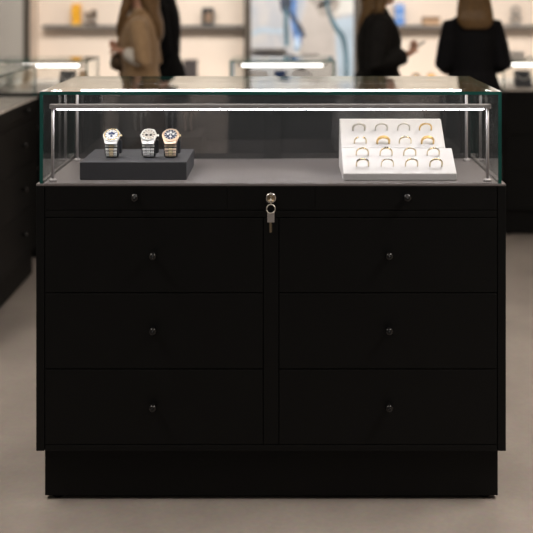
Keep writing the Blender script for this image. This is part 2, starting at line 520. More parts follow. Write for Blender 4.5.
t = carton('pendant_box', 'black display box with a gold pendant, on the shelf near the mural', 'box', ((208 - 286) * mpp, ys, SHZ), 11.5 * mpp, 0.06, 17 * mpp, M['ink'])
b = MB()
b.tube([(0.005 + 0.026 * math.cos(a), -0.034, 0.062 + 0.032 * math.sin(a)) for a in [i * 2 * PI / 20 for i in range(20)]], 0.008, 8, True)
b.build('gold_hoop', M['rose'], t, True)
b = MB(); b.lathe([(0, 0), (0.015, 0), (0.012, 0.006), (0, 0.008)], (0.005, -0.032, 0.062), (0, -1, 0), 16)
b.build('gold_disc', M['rose'], t, True)
yb = WF + 0.05; mb_ = (yb + DIST) / FOC
t = carton('storage_box', 'charcoal upright box on the back counter below the pendant box', 'box', ((190.5 - 286) * mb_, yb, 0.755), 13 * mb_, 0.12, 20 * mb_, M['dark_card'])
box('lid', -6.7 * mb_, 6.7 * mb_, -0.062, 0.062, 20 * mb_ - 0.03, 20 * mb_ + 0.004, M['dark_card'], t, 0.002)
t = carton('gift_box', 'blue box with pale printed bands standing on the wall shelf', 'box', ((399.5 - 286) * mpp, ys, SHZ), 9 * mpp, 0.07, 21 * mpp, M['blue'])
box('printed_band', -4.55 * mpp, 4.55 * mpp, -0.036, 0.036, 8 * mpp, 10 * mpp, M['blue_pale'], t)
box('printed_band', -4.55 * mpp, 4.55 * mpp, -0.036, 0.036, 17.5 * mpp, 19 * mpp, M['blue_pale'], t)
t = carton('jewellery_box', 'low brown box with a dark lid on the shelf between the two women in black', 'box', ((431 - 286) * mpp, ys, SHZ), 16 * mpp, 0.09, 5 * mpp, M['tan_card'])
box('lid', -8.2 * mpp, 8.2 * mpp, -0.047, 0.047, 5 * mpp, 8 * mpp, M['brown_card'], t, 0.002)
t = thing('ring_sculpture', 'grey ceramic figure-of-eight sculpture on the shelf past the long-haired woman', 'ornament', ((516 - 286) * mpp, ys, SHZ))
box('foot', -0.03, 0.03, -0.025, 0.025, 0, 0.012, M['stone_grey'], t, 0.002)
b = MB()
for cz, r in ((0.052, 0.036), (0.125, 0.032)):
    b.tube([(r * math.cos(a), 0, cz + r * math.sin(a)) for a in [i * 2 * PI / 24 for i in range(24)]], 0.011, 10, True)
b.build('loops', M['stone_grey'], t, True)
for px, lab in ((416, 'squat gold pot on the back counter beside the woman holding a phone'),
                (431, 'squat gold pot on the back counter nearer the long-haired woman')):
    t = thing('ring_pot', lab, 'pot', ((px - 286) * mb_, yb, 0.755))
    b = MB(); b.lathe([(0, 0), (0.03, 0), (0.036, 0.02), (0.028, 0.045), (0, 0.045)])
    b.build('jar', M['amber' if px == 431 else 'brown_card'], t, True)
    b = MB(); b.lathe([(0, 0.045), (0.029, 0.045), (0.025, 0.056), (0.006, 0.06), (0, 0.066)])
    b.build('lid', M['palegold'], t, True)


# ------------------------------------------------------------------ display counters
def knob_bm(x, z, y=0.0, r=0.0125):
    b = MB()
    b.lathe([(0, 0), (r * 0.75, 0), (r * 0.6, r * 0.5), (r * 0.6, r * 0.9), (r, r * 1.35), (r * 0.95, r * 2.0), (r * 0.55, r * 2.4), (0, r * 2.5)],
            (x, y, z), (0, -1, 0), 20)
    return b


def counter(label, loc, rotz, x0, x1, depth, top, gtop, columns, detail=True, deck='deck', rear_y=None, led='led', rear_led=True,
            post_in=0.030, fog=True, led_in=0.02):
    """glass-topped drawer counter; front at local y = 0, facing -y. x0/x1 are its side faces."""
    t = thing('display_counter', label, 'display counter', loc, rotz)
    B = M['black']
    zb = 0.154
    box('carcass', x0 + 0.002, x1 - 0.002, 0.018, depth, zb, top, M['black_gap'], t)
    box('side_panel', x0, x0 + 0.018, 0.0185, depth, zb, top, B, t)
    box('side_panel', x1 - 0.018, x1, 0.0185, depth, zb, top, B, t)
    box('plinth', x0 + 0.0205, x1 - 0.019, 0.025, depth - 0.025, 0.012, zb, M['plinth'], t, 0.001)
    for fx in (x0 + 0.055, x1 - 0.055):
        for fy in (0.055, depth - 0.06):
            b = MB(); b.lathe([(0, 0), (0.017, 0), (0.017, 0.006), (0.010, 0.008), (0.010, 0.0125), (0, 0.0125)], (fx, fy, 0), n=16)
            b.build('foot', M['rubber'], t, True)
    g = 0.0022
    st = 0.0265                                   # stile width
    zs = [0.170, 0.174 + 0.0, 0.395, 0.619, 0.840]
    rail_lo, rail_hi = 0.842, 0.861
    # frame members on the front
    box('stile', x0, x0 + st - g, 0, 0.018, zb, top, B, t, 0.0012)
    box('stile', x1 - st + g, x1, 0, 0.018, zb, top, B, t, 0.0012)
    xi0, xi1 = x0 + st, x1 - st
    box('bottom_rail', xi0, xi1, 0, 0.018, zb, 0.172, B, t, 0.0012)
    box('upper_rail', xi0, xi1, 0, 0.018, rail_lo, rail_hi, B, t, 0.0012)
    if columns == 2:
        xm = (xi0 + xi1) / 2
        dv = 0.022
        box('divider', xm - dv, xm + dv, 0, 0.018, 0.174, rail_lo - g, B, t, 0.0012)
        cols = [(xi0, xm - dv - g), (xm + dv + g, xi1)]
        lockw = 0.129
        tops = [(xi0, xm - lockw - 0.0004, xi0 + 0.2655), (xm + lockw + 0.0004, xi1, xi1 - 0.2655)]
        box('lock_panel', xm - lockw, xm + lockw, 0, 0.018, rail_hi + g, top, B, t, 0.0012)
    else:
        cols = [(xi0, xi1)]
        tops = [(xi0, xi1, (xi0 + xi1) / 2)]
    for a, c, kx in tops:
        d = box('shallow_drawer', a, c, 0, 0.018, rail_hi + g, top, B, t, 0.0012)
        knob_bm(kx, (rail_hi + top) / 2 + 0.005).build('knob', M['knob'], d, True)
    for a, c in cols:
        for i in range(3):
            z0, z1 = (0.174, 0.3935) if i == 0 else (0.3965, 0.6175) if i == 1 else (0.6205, 0.8395)
            d = box('drawer', a, c, 0, 0.018, z0, z1, B, t, 0.0012)
            kx = (a + c) / 2
            if columns == 2:
                kx += -0.0015 if a == xi0 else 0.0015
            knob_bm(kx, (0.2875, 0.5120, 0.7315)[i]).build('knob', M['knob'], d, True)
    # display deck and glass
    box('display_deck', x0, x1, 0, depth, top, top + 0.006, M[deck], t, 0.001)
    zd = top + 0.006
    gx0, gx1 = x0 + 0.0095, x1 - 0.0120
    th = 0.0095
    gy0, gy1 = 0.004, depth - 0.03
    pane('top_pane', gx0, gx1, gy0, gy1, gtop - th, gtop, t)
    pane('front_pane', gx0 + th, gx1 - th, gy0 + 0.001, gy0 + 0.008, zd, gtop - th, t)
    pane('side_pane', gx0, gx0 + th, gy0, gy1, zd, gtop - th, t)
    pane('side_pane', gx1 - th, gx1, gy0, gy1, zd, gtop - th, t)
    ry = rear_y if rear_y else depth - 0.05
    xm = (gx0 + gx1) / 2
    if fog:
        pane('sliding_rear_pane', gx0 + th, xm + 0.03, ry, ry + 0.006, zd, gtop - th, t, 'smoke')
        pane('sliding_rear_pane', xm - 0.03, gx1 - th, ry + 0.009, ry + 0.015, zd, gtop - th, t, 'smoke')
    else:
        pane('rear_pane', gx0 + th, gx1 - th, ry, ry + 0.006, zd, gtop - th, t)
    # light rails on posts
    px0, px1 = gx0 + post_in, gx1 - post_in - 0.004
    def post(x, y, ztop):
        b = MB(); b.lathe([(0, zd + 0.008), (0.0045, zd + 0.008), (0.0045, ztop), (0, ztop)], (x, y, 0), n=14)
        p = b.build('rail_post', M['rail'], t, True)
        b = MB(); b.lathe([(0, zd), (0.012, zd), (0.012, zd + 0.005), (0.008, zd + 0.009), (0, zd + 0.009)], (x, y, 0), n=18)
        b.build('post_collar', M['rail'], p, True)
    zr = gtop - 0.054 if gtop - zd > 0.22 else gtop - 0.066
    if detail:
        y1 = 0.045
        for x in (px0, px1):
            post(x, y1, zr - 0.001)
        r = MB(); r.obox(((px0 + px1) / 2, y1, zr + 0.006), (1, 0, 0), (0, 1, 0), (0, 0, 1), px1 - px0 + 0.018, 0.016, 0.0140)
        rail = r.build('light_rail', M['rail'], t, bevel=0.002)
        box('led_diffuser', px0 + 0.012, px1 - 0.012, y1 - 0.007, y1 + 0.007, zr - 0.0036, zr - 0.0005, M[led], rail)
    if rear_led:
        y2 = 0.43 if detail else ry - 0.05
        if detail:
            for x in (px0 - 0.001, px1 + 0.001):
                post(x, y2, zr + 0.012)
        zz = zr + 0.016
        xa, xb = (px0 + 0.012, px1 - 0.016) if detail else (px0 + led_in, px1 - led_in)
        r = MB(); r.obox(((xa + xb) / 2, y2 + 0.007, zz + 0.001), (1, 0, 0), (0, 1, 0), (0, 0, 1), xb - xa + (0.03 if detail else 0.06), 0.008, 0.014)
        rail = r.build('light_rail', M['alu'], t, bevel=0.0015)
        hh = 0.0045 if detail else 0.0075
        box('led_diffuser', xa, xb, y2 - 0.005, y2 + 0.003, zz - hh, zz + hh, M[led], rail, 0.003)
    return t


main = counter('black six-drawer counter with glass case holding watches and rings', (0, 0, 0), 0.0, -0.735, 0.647, 0.60, 0.9335, 1.211, 2,
               rear_y=0.475)
DECK = 0.9395
# cam lock on the lock panel (a part of the counter)
LX = (271.0 - 286) / 340
LZ = 0.8985
b = MB(); b.lathe([(0, 0), (0.0165, 0), (0.0165, 0.004), (0.0135, 0.008), (0.0105, 0.0085), (0.010, 0.006), (0, 0.006)], (LX, 0, LZ), (0, -1, 0), 24)
lk = b.build('cam_lock', M['chrome'], main, True)
# key in the lock, with the ring and the second key hanging from it
ky = thing('key_set', 'small key in the chrome lock with a ring and a second key hanging', 'keys', (LX, -0.006, LZ))
b = MB(); b.obox((0, -0.009, 0), (1, 0, 0), (0, 1, 0), (0, 0, 1), 0.003, 0.022, 0.008)
b.build('inserted_blade', M['brass'], ky)
b = MB(); b.lathe([(0, -0.0015), (0.008, -0.0015), (0.0085, 0), (0.008, 0.0015), (0, 0.0015)], (0, -0.023, -0.004), (1, 0, 0), 20, 1.15, 1.0)
b.build('inserted_bow', M['nickel'], ky, True)
b = MB(); b.tube([(0.0125 * math.sin(a), -0.023 + 0.003 * math.cos(a), -0.0265 + 0.0125 * math.cos(a)) for a in [i * 2 * PI / 28 for i in range(28)]], 0.0017, 8, True)
b.build('split_ring', M['nickel'], ky, True)
b = MB(); b.obox((0, -0.024, -0.0515), (1, 0, 0), (0, 1, 0), (0, 0, 1), 0.0205, 0.004, 0.029)
b.build('key_head', M['keyhead'], ky, bevel=0.0018)
b = MB(); b.obox((-0.001, -0.024, -0.080), (1, 0, 0), (0, 1, 0), (0, 0, 1), 0.0055, 0.002, 0.030)
for i in range(4):
    b.obox((0.002, -0.024, -0.073 - 0.006 * i), (1, 0, 0), (0, 1, 0), (0, 0, 1), 0.003 - 0.0004 * (i % 2), 0.002, 0.0036)
b.build('key_blade', M['brass'], ky)

# the watch block
tag(box('display_block', -0.6195, -0.2985, 0.067, 0.333, DECK, 0.9935, M['slate'], None, 0.002),
    'low slate grey display block carrying the three watches', 'display block')
BT = 0.9935


def watch(px, lab, lab_c, case_m, side_m, mid_m, dial_m, style, turn):
    y0 = 0.165
    x = (px - 286) * (y0 + DIST) / FOC
    # the pillow it is strapped round
    ay, az = 0.022, 0.0345
    lean = math.radians(12)
    cz = BT + az * 1.0
    def pt(th, off=0.0):
        p = Vector((-ay * math.cos(th), az * math.sin(th)))
        n = Vector((-math.cos(th) / ay, math.sin(th) / az)).normalized()
        p = p + n * off
        r = lambda v: Vector((0, v.x * math.cos(lean) + v.y * math.sin(lean), -v.x * math.sin(lean) * 1.0 + v.y * math.cos(lean)))
        return r(p), r(n)
    cu = thing('watch_pillow', lab_c, 'cushion', (x, y0, BT), turn, None)
    b = MB()
    n = 28
    low = min(pt(2 * PI * k / n)[0].z for k in range(n))
    cz0 = -low
    rs = []
    for xx, s in ((-0.021, 0.8), (-0.019, 0.93), (-0.014, 1), (0.014, 1), (0.019, 0.93), (0.021, 0.8)):
        rs.append([(xx, pt(2 * PI * k / n)[0].y * s, cz0 + pt(2 * PI * k / n)[0].z * (1 if s == 1 else s)) for k in range(n)])
    b.rings(rs)
    b.build('pillow', M['cushion'], cu, True)
    tail = MB(); tail.box(0.006, 0.029, 0.004, 0.020, 0.010, 0.052)
    tail.build('side_wing', M['cushion'], cu, bevel=0.004)
    wt = thing('wristwatch', lab, 'watch', (x, y0, BT), turn)
    off = 0.004
    up = Vector((0, 0, cz0))
    X = Vector((1, 0, 0))
    thd = math.radians(50)
    cp, nn = pt(thd, 0.007)
    cp = cp + up
    ty = nn.cross(X).normalized()
    if ty.z < 0:
        ty = -ty
    # bracelet links (flat metal rows round the pillow)
    bs, bc = MB(), MB()
    loop = [pt(2 * PI * q / 40, 0.0012) for q in range(40)]
    bs.rings([[(-0.015, (p + up + nv * o).y, (p + up + nv * o).z) if sx < 0 else (0.015, (p + up + nv * o).y, (p + up + nv * o).z)
               for sx, o in ((-1, -0.0008), (1, -0.0008), (1, 0.0008), (-1, 0.0008))] for p, nv in loop], True)
    ncore = len(bs.bm.faces)
    for k in range(26):
        th = math.radians(14 - 16.5 * k) if k < 7 else math.radians(110 + 14 * (k - 7))
        if k >= 7 and 110 + 14 * (k - 7) > 235:
            break
        p, nv = pt(th, 0.0030)
        p = p + up
        if p.z < 0.004:
            continue
        tv = nv.cross(X)
        tp = 1.0 - 0.035 * min(k, 6)
        for sx in (-1, 1):
            bs.obox(p + X * sx * 0.0136 * tp, X, nv, tv, 0.0104 * tp, 0.0050, 0.0064)
        if k < 7:
            bc.obox(p + nv * 0.0006, X, nv, tv, 0.0145 * tp, 0.0052, 0.0072)
    br = bs.build('bracelet', [side_m, M['ink']], wt, bevel=0.0009)
    for q in range(ncore):
        br.data.polygons[q].material_index = 1
    bc.build('centre_links', mid_m, wt, bevel=0.0009)
    # case
    seg = 8 if style == 'octagon' else 40
    b = MB(); b.lathe([(0, -0.006), (0.0230, -0.006), (0.0268, -0.002), (0.0268, 0.002), (0.0240, 0.0042), (0, 0.0042)], cp, nn, seg)
    cs = b.build('watch_case', case_m, wt, seg > 20)
    for s in (-1, 1):
        b = MB()
        b.rings([[cp + ty * s * d + X * sx * wd + nn * nz for sx, nz in ((-1, -0.005 - dn), (1, -0.005 - dn), (1, 0.002 - dn), (-1, 0.002 - dn))]
                 for d, wd, dn in (((0.015, 0.0225, 0.0), (0.0235, 0.0200, 0.0), (0.032, 0.0170, 0.004)) if s < 0 else ((0.012, 0.0215, 0.0), (0.0235, 0.0165, 0.001), (0.029, 0.0145, 0.005)))])
        b.build('lug', case_m, wt, bevel=0.001)
    b = MB(); b.tube([cp + nn * 0.0045 + X * 0.0215 * math.cos(a) + ty * 0.0215 * math.sin(a) for a in [i * 2 * PI / 40 for i in range(40)]], 0.0022, 8, True)
    b.build('bezel', M['palegold'] if style == 'star' else case_m, wt, True)
    b = MB(); b.lathe([(0, 0), (0.0035, 0), (0.0035, 0.006), (0, 0.0065)], cp + X * 0.0255, (1, 0, 0), 14)
    b.build('winding_crown', mid_m, wt, True)
    b = MB(); b.lathe([(0, 0.0042), (0.0205, 0.0042), (0.0205, 0.0048), (0, 0.0048)], cp, nn, 36)
    dial = b.build('dial', dial_m, wt)
    b = MB()
    for i in range(12):
        a = i * PI / 6
        e = X * math.sin(a) + ty * math.cos(a)
        f = nn.cross(e)
        b.obox(cp + e * 0.0172 + nn * 0.0052, e, f, nn, 0.005, 0.0016, 0.0008)
    b.build('hour_markers', M['ink'] if style == 'octagon' else (M['navy'] if dial_m is M['dial_w'] else M['dial_w']), dial)
    b = MB()
    subs = {'star': [(-0.0062, 0.003), (0.0062, 0.003), (0, -0.0068), (0, 0.0075)], 'octagon': [(-0.0062, -0.002), (0.0075, -0.002)],
            'navy': [(-0.0085, 0.002), (0.0085, 0.002), (0, -0.0085), (0, 0.0085)]}[style]
    for sx, sy in subs:
        b.lathe([(0, 0), (0.0040, 0), (0.0040, 0.0006), (0, 0.0006)], cp + X * sx + ty * sy + nn * 0.0049, nn, 18)
    b.build('subdials', M['navy'] if style == 'star' else M['ink'] if style == 'octagon' else M['dial_w'], dial)
    b = MB()
    for ang, ln, wd in ((-50, 0.012, 0.0018), (62, 0.016, 0.0014), (180, 0.009, 0.0012)):
        a = math.radians(ang)
        e = X * math.sin(a) + ty * math.cos(a)
        b.obox(cp + e * ln / 2 + nn * 0.0064, e, nn.cross(e), nn, ln, wd, 0.0006)
    b.build('watch_hands', M['navy'] if style == 'star' else M['steel'], dial)
    return wt


watch(112.2, 'two-tone steel and gold watch with white dial and blue subdials', 'dark pillow inside the white-dialled two-tone watch',
      M['steel'], M['link'], M['link_gold'], M['dial_w'], 'star', math.radians(2))
watch(149.0, 'all-steel watch with faceted case and two dark subdials', 'dark pillow inside the all-steel watch',
      M['steel'], M['link'], M['link'], M['dial_c'], 'octagon', math.radians(2))
watch(171.0, 'rose gold watch with a dark navy dial', 'dark pillow inside the rose gold watch',
      M['rose'], M['link_rose'], M['link_gold'], M['dial_b'], 'navy', math.radians(2))

# ring tray with two sloping tiers
TX0, TXF, TXB = 0.1707, 0.511, 0.492
tray = thing('ring_tray', 'white two-tier sloping tray displaying sixteen rings', 'tray', (0, 0, 0))
F0, F1 = (0.055, DECK + 0.0215), (0.155, 1.0230)      # front tier slope
G0, G1 = (0.157, 1.0235), (0.255, 1.0987)             # back tier slope
b = MB(); b.prism([(F0[0], DECK), F0, F1, (F1[0], DECK)], TX0, TXF)
b.build('front_tier', M['ivory'], tray, bevel=0.0025)
b = MB(); b.prism([(F1[0] + 0.001, DECK), G0, G1, (G1[0] + 0.02, G1[1]), (G1[0] + 0.06, DECK)], TX0, TXB)
b.build('back_tier', M['ivory'], tray, bevel=0.0025)


def on_slope(px, py, a, c):
    """where the line of sight meets the sloping tier through (y, z) points a and c"""
    sl = (c[1] - a[1]) / (c[0] - a[0])
    k = (py + 11) / FOC
    # EYE - k*(y+DIST) = a.z + sl*(y-a.y)
    y = (EYE - k * DIST - a[1] + sl * a[0]) / (sl + k)
    z = a[1] + sl * (y - a[0])
    return Vector(((px - 286) * (y + DIST) / FOC, y, z)), sl


ring_rows = [(130.3, (358.8, 381.3, 403.5, 425.3), G0, G1), (143.7, (360.2, 383.1, 405.0, 427.4), G0, G1),
             (155.6, (362.2, 386.0, 409.6, 433.0), F0, F1), (166.6, (362.4, 387.2, 411.4, 435.8), F0, F1)]
ring_kinds = [
    ('wide silver-toned pavé band', 'nickel', 'pave', 0.0030), ('slim steel ring with a scatter of tiny stones', 'nickel', 'pave', 0.0022),
    ('plain slim grey-gold ring', 'nickel', 'plain', 0.0020), ('yellow gold ring with three clear stones', 'gold', 'trio', 0.0024),
    ('open-topped gold ring with a gap at the crown', 'palegold', 'split', 0.0020), ('broad plain yellow gold band', 'gold', 'wide', 0.0032),
    ('pale gold ring with one raised clear stone', 'palegold', 'solitaire', 0.0018), ('chunky domed yellow gold ring', 'gold', 'wide', 0.0030),
    ('thin pale gold ring with a flat crown', 'palegold', 'plain', 0.0019), ('thin gold ring with a knotted crown', 'palegold', 'knot', 0.0019),
    ('thin gold ring with a bar of stones to one side', 'palegold', 'bar', 0.0019), ('slim gold ring with one large offset stone', 'palegold', 'offset', 0.0018),
    ('ring set with dark stones on both shoulders', 'palegold', 'dark', 0.0021), ('finest ring with a lilac-grey cluster', 'palegold', 'cluster', 0.0015),
    ('gold ring with a row of round stones across the crown', 'palegold', 'row', 0.0019), ('plain rounded gold ring', 'palegold', 'plain', 0.0022)]
row_names = ['back row', 'second row', 'third row', 'front row']
k = 0
for ri, (py, xs, a, c) in enumerate(ring_rows):
    for ci, px in enumerate(xs):
        desc, mat, style, rad = ring_kinds[k]; k += 1
        rad *= 1.3
        p, sl = on_slope(px, py, a, c)
        al = math.atan(sl)
        nrm = Vector((0, -math.sin(al), math.cos(al)))
        X = Vector((1, 0, 0))
        rg = thing('finger_ring', desc + ', ' + row_names[ri] + ' of ring tray', 'ring', p, 0, 'rings in the white tray')
        R = 0.0182
        leg = 0.011
        zc = leg + 0.0005
        pts = [X * -R + nrm * 0.0005, X * -R + nrm * zc * 0.5]
        arc = []
        for i in range(0, 25):
            an = PI - PI * i / 24
            if style == 'split' and 10 <= i <= 14:
                continue
            arc.append((i, X * R * math.cos(an) + nrm * (zc + R * math.sin(an))))
        pts2 = [X * R + nrm * zc * 0.5, X * R + nrm * 0.0005]
        tb = MB()
        ydir = nrm.cross(X)
        wide = rad * (1.4 if style == 'wide' else 1.3 if style == 'pave' else 1.0)
        def run(lst, parts):
            rr = []
            for q in lst:
                h = (q.dot(nrm)) / (zc + R)
                rr.append((rad * (0.75 + 0.25 * h), wide * (0.6 + 0.4 * h)))
            parts.tube(lst, rr, 8, flat=tuple(-X))
        if style == 'split':
            run(pts + [q for i, q in arc if i < 10], tb)
            run([q for i, q in arc if i > 14] + pts2, tb)
        else:
            run(pts + [q for i, q in arc] + pts2, tb)
        tb.build('band', M[mat], rg, True)
        def gem(an, r, lift, m='stone', yy=0.0):
            e = X * math.cos(an) + nrm * math.sin(an)
            q = nrm * zc + e * (R + lift) + ydir * yy
            g = MB(); g.lathe([(0, -r * 0.9), (r * 0.55, -r * 0.4), (r, 0.1 * r), (r * 0.65, r * 0.5), (0, r * 0.55)], q, e, 10)
            g.build('stone', M[m], rg)
        H = PI / 2
        if style == 'pave':
            for d in (-36, -24, -12, 0, 12, 24, 36):
                gem(H + math.radians(d), 0.0018, rad)
        elif style == 'trio':
            for d, r in ((-16, 0.0026), (0, 0.0034), (16, 0.0026)):
                gem(H + math.radians(d), r, rad + 0.001)
        elif style == 'solitaire':
            gem(H, 0.0045, 0.005)
            s = MB()
            for sx in (-1, 1):
                s.tube([X * sx * 0.002 + nrm * (zc + R), X * sx * 0.0045 + nrm * (zc + R + 0.007)], 0.0007, 6)
            s.build('prongs', M[mat], rg)
        elif style == 'knot':
            for d in (-9, 9):
                gem(H + math.radians(d), 0.0028, rad + 0.0005, 'darkstone')
        elif style == 'bar':
            for d in (-8, -18, -28, -38):
                gem(H + math.radians(d), 0.0019, rad)
        elif style == 'offset':
            gem(H - math.radians(24), 0.0048, 0.004)
            gem(H - math.radians(40), 0.0022, 0.002, 'darkstone')
        elif style == 'dark':
            for d in (-52, -40, -28, 28, 40, 52):
                gem(H + math.radians(d), 0.0023, rad, 'darkstone')
        elif style == 'cluster':
            for d in (-20, -7, 7, 20):
                gem(H + math.radians(d), 0.0030, 0.002)
        elif style == 'row':
            for d in (-40, -28, -14, 0):
                gem(H + math.radians(d), 0.0026, rad + 0.001)

# ---- counters further back
counter('black drawer counter along the aisle with its end turned to the others, low glass case', (-1.32, 1.2, 0), PI / 2, 0.0, 1.38, 0.60, 0.9335, 1.112, 2,
        detail=False, deck='deck_pale', fog=False, led='led_far', led_in=0.08)
rear_a = counter('rear display counter beside the woman in the camel coat, lit white case', (-1.40, 2.89, 0), 0.0, -0.27, 0.30, 0.42, 0.9335, 1.112, 1,
                 detail=False, deck='deck_pale', fog=False, led='led_far', led_in=0.075)
rear_b = counter('narrow display counter standing in front of the mural', (0, 2.89, 0), 0.0, -0.325, 0.288, 0.44, 0.9335, 1.112, 1,
                 detail=False, deck='deck_pale', fog=False, led='led_far', led_in=0.025)
rear_c = counter('black display counter beside the long-haired woman seen from behind', (1.32, 3.47, 0), 0.0, 0.0, 1.3, 0.5, 0.888, 1.072, 2,
                 detail=False, deck='deck_pale', fog=False, led='led_far')


def pad(label, loc, wd, mat='ivory', rz=0.0, bead=None):
    t = thing('sloping_pad', label, 'display stand', loc, rz)
    b = MB(); b.prism([(-0.05, 0), (-0.05, 0.012), (0.03, 0.100), (0.045, 0.100), (0.05, 0)], -wd / 2, wd / 2)
    b.build('wedge', M[mat], t, bevel=0.003)
    if bead:
        b = MB(); b.tube([(0.04 * math.cos(a) * wd / 0.1, 0.010 - 0.028 * math.sin(a), 0.0795 - 0.0308 * math.sin(a)) for a in [PI * i / 16 for i in range(17)]], 0.0035, 8)
        b.build('necklace', M[bead], t, True)
    return t


pad('white sloping pad with a gold necklace in the narrow mural counter', (-0.15, 3.07, DECK), 0.10, 'ivory', 0.3, 'palegold')
pad('navy sloping pad added for the blue mural reflection in the narrow mural counter', (-0.035, 3.07, DECK), 0.07, 'navy', -0.1, 'steel')  # added pad stands in for the mural's blue reflection in the glass
pad('white sloping pad with a silver necklace in the narrow mural counter', (0.08, 3.07, DECK), 0.11, 'ivory', -0.3, 'steel')
pad('slate sloping pad in the rear counter beside the camel coat', (-1.26, 3.07, DECK), 0.09, 'slate', 0.1, 'steel')
pad('amber sloping pad at the end of the rear counter beside the camel coat', (-1.165, 3.05, DECK), 0.05, 'tan_card', 0.0, 'gold')
pad('slate sloping pad with a necklace in the counter by the long-haired woman', (1.50, 3.68, 0.894), 0.10, 'slate', 0.0, 'steel')
pad('brown sloping pad in the aisle counter', (-1.68, 1.85, DECK), 0.16, 'brown_card', PI / 2, 'gold')
pad('ivory sloping pad in the aisle counter', (-1.62, 2.25, DECK), 0.14, 'ivory', PI / 2, 'gold')
t = thing('porcelain_dish', 'white porcelain box on the glass top beside the long-haired woman', 'box', (P(516, 57, 6.95).x, 3.72, 1.072))
box('dish', -0.04, 0.04, -0.035, 0.035, 0, 0.036, M['porcelain'], t, 0.006)
box('lid', -0.042, 0.042, -0.037, 0.037, 0.036, 0.046, M['porcelain'], t, 0.004)


# ------------------------------------------------------------------ people
def remesh(mbs, voxel, name, mat, parent, smooth_iter=2, extra=None):
    """fuse overlapping lofts into one continuous skin"""
    bm = mbs.bm
    bmesh.ops.recalc_face_normals(bm, faces=bm.faces[:])
    me = bpy.data.meshes.new('raw'); bm.to_mesh(me); bm.free()
    o = bpy.data.objects.new('raw', me); C.objects.link(o)
    r = o.modifiers.new('r', 'REMESH'); r.mode = 'VOXEL'; r.voxel_size = voxel; r.use_smooth_shade = True
    s = o.modifiers.new('s', 'SMOOTH'); s.iterations = smooth_iter; s.factor = 0.5
    dg = bpy.context.evaluated_depsgraph_get()
    new = bpy.data.meshes.new_from_object(o.evaluated_get(dg))
    bpy.data.objects.remove(o); bpy.data.meshes.remove(me)
    new.name = name
    new.materials.clear(); new.materials.append(mat)
    for p in new.polygons:
        p.use_smooth = True
    if extra:
        b2 = bmesh.new(); b2.from_mesh(new)
        n0 = len(b2.faces)
        extra(b2)
        b2.faces.ensure_lookup_table()
        new.materials.append(M['eye'])
        for f in b2.faces[n0:]:
            f.material_index = 1; f.smooth = True
        b2.to_mesh(new); b2.free()
    ob = bpy.data.objects.new(name, new); C.objects.link(ob); ob.parent = parent
    return ob


def ell(b, rows, n=24):
    """stack of elliptical rings: (z, cx, cy, rx, ry)"""
    b.rings([[(cx + rx * math.cos(2 * PI * k / n), cy + ry * math.sin(2 * PI * k / n), z) for k in range(n)] for z, cx, cy, rx, ry in rows])


def hand(b, wrist, d, nrm, curl, s=1.0, thumb_side=1):
    """palm, four fingers of unequal length bent at the knuckles, thumb from the side"""
    wrist = Vector(wrist); d = Vector(d).normalized(); nrm = Vector(nrm); nrm = (nrm - d * nrm.dot(d)).normalized()
    w = d.cross(nrm)
    b.tube([wrist - d * 0.03, wrist, wrist + d * 0.03 * s, wrist + d * 0.085 * s, wrist + d * 0.092 * s],
           [(0.022, 0.027), (0.020, 0.025), (0.017, 0.034), (0.014, 0.040), (0.008, 0.036)], 14, flat=tuple(nrm))
    for i, ln in enumerate((0.068, 0.077, 0.072, 0.056)):
        o = (i - 1.5) * 0.0205
        p = wrist + d * 0.078 * s + w * o * thumb_side
        dirn = d.copy()
        pts = [p - d * 0.02, p]
        for j, f in enumerate((0.45, 0.32, 0.23)):
            ang = curl * (0.8, 1.0, 0.8)[j] * (1 + 0.06 * i)
            dirn = (Matrix.Rotation(ang, 3, w) @ dirn)
            pts.append(pts[-1] + dirn * ln * f * s)
        b.tube(pts, [0.0085, 0.0085, 0.008, 0.0075, 0.006], 10)
    tp = wrist + d * 0.022 * s - w * 0.030 * thumb_side
    t1 = (d * 0.75 - w * 0.6 * thumb_side + nrm * -0.25).normalized()
    t2 = (d * 0.95 + nrm * -0.4).normalized()
    b.tube([tp - t1 * 0.012 + w * 0.01 * thumb_side, tp, tp + t1 * 0.034 * s, tp + t1 * 0.034 * s + t2 * 0.028 * s], [0.012, 0.0115, 0.0095, 0.007], 10)


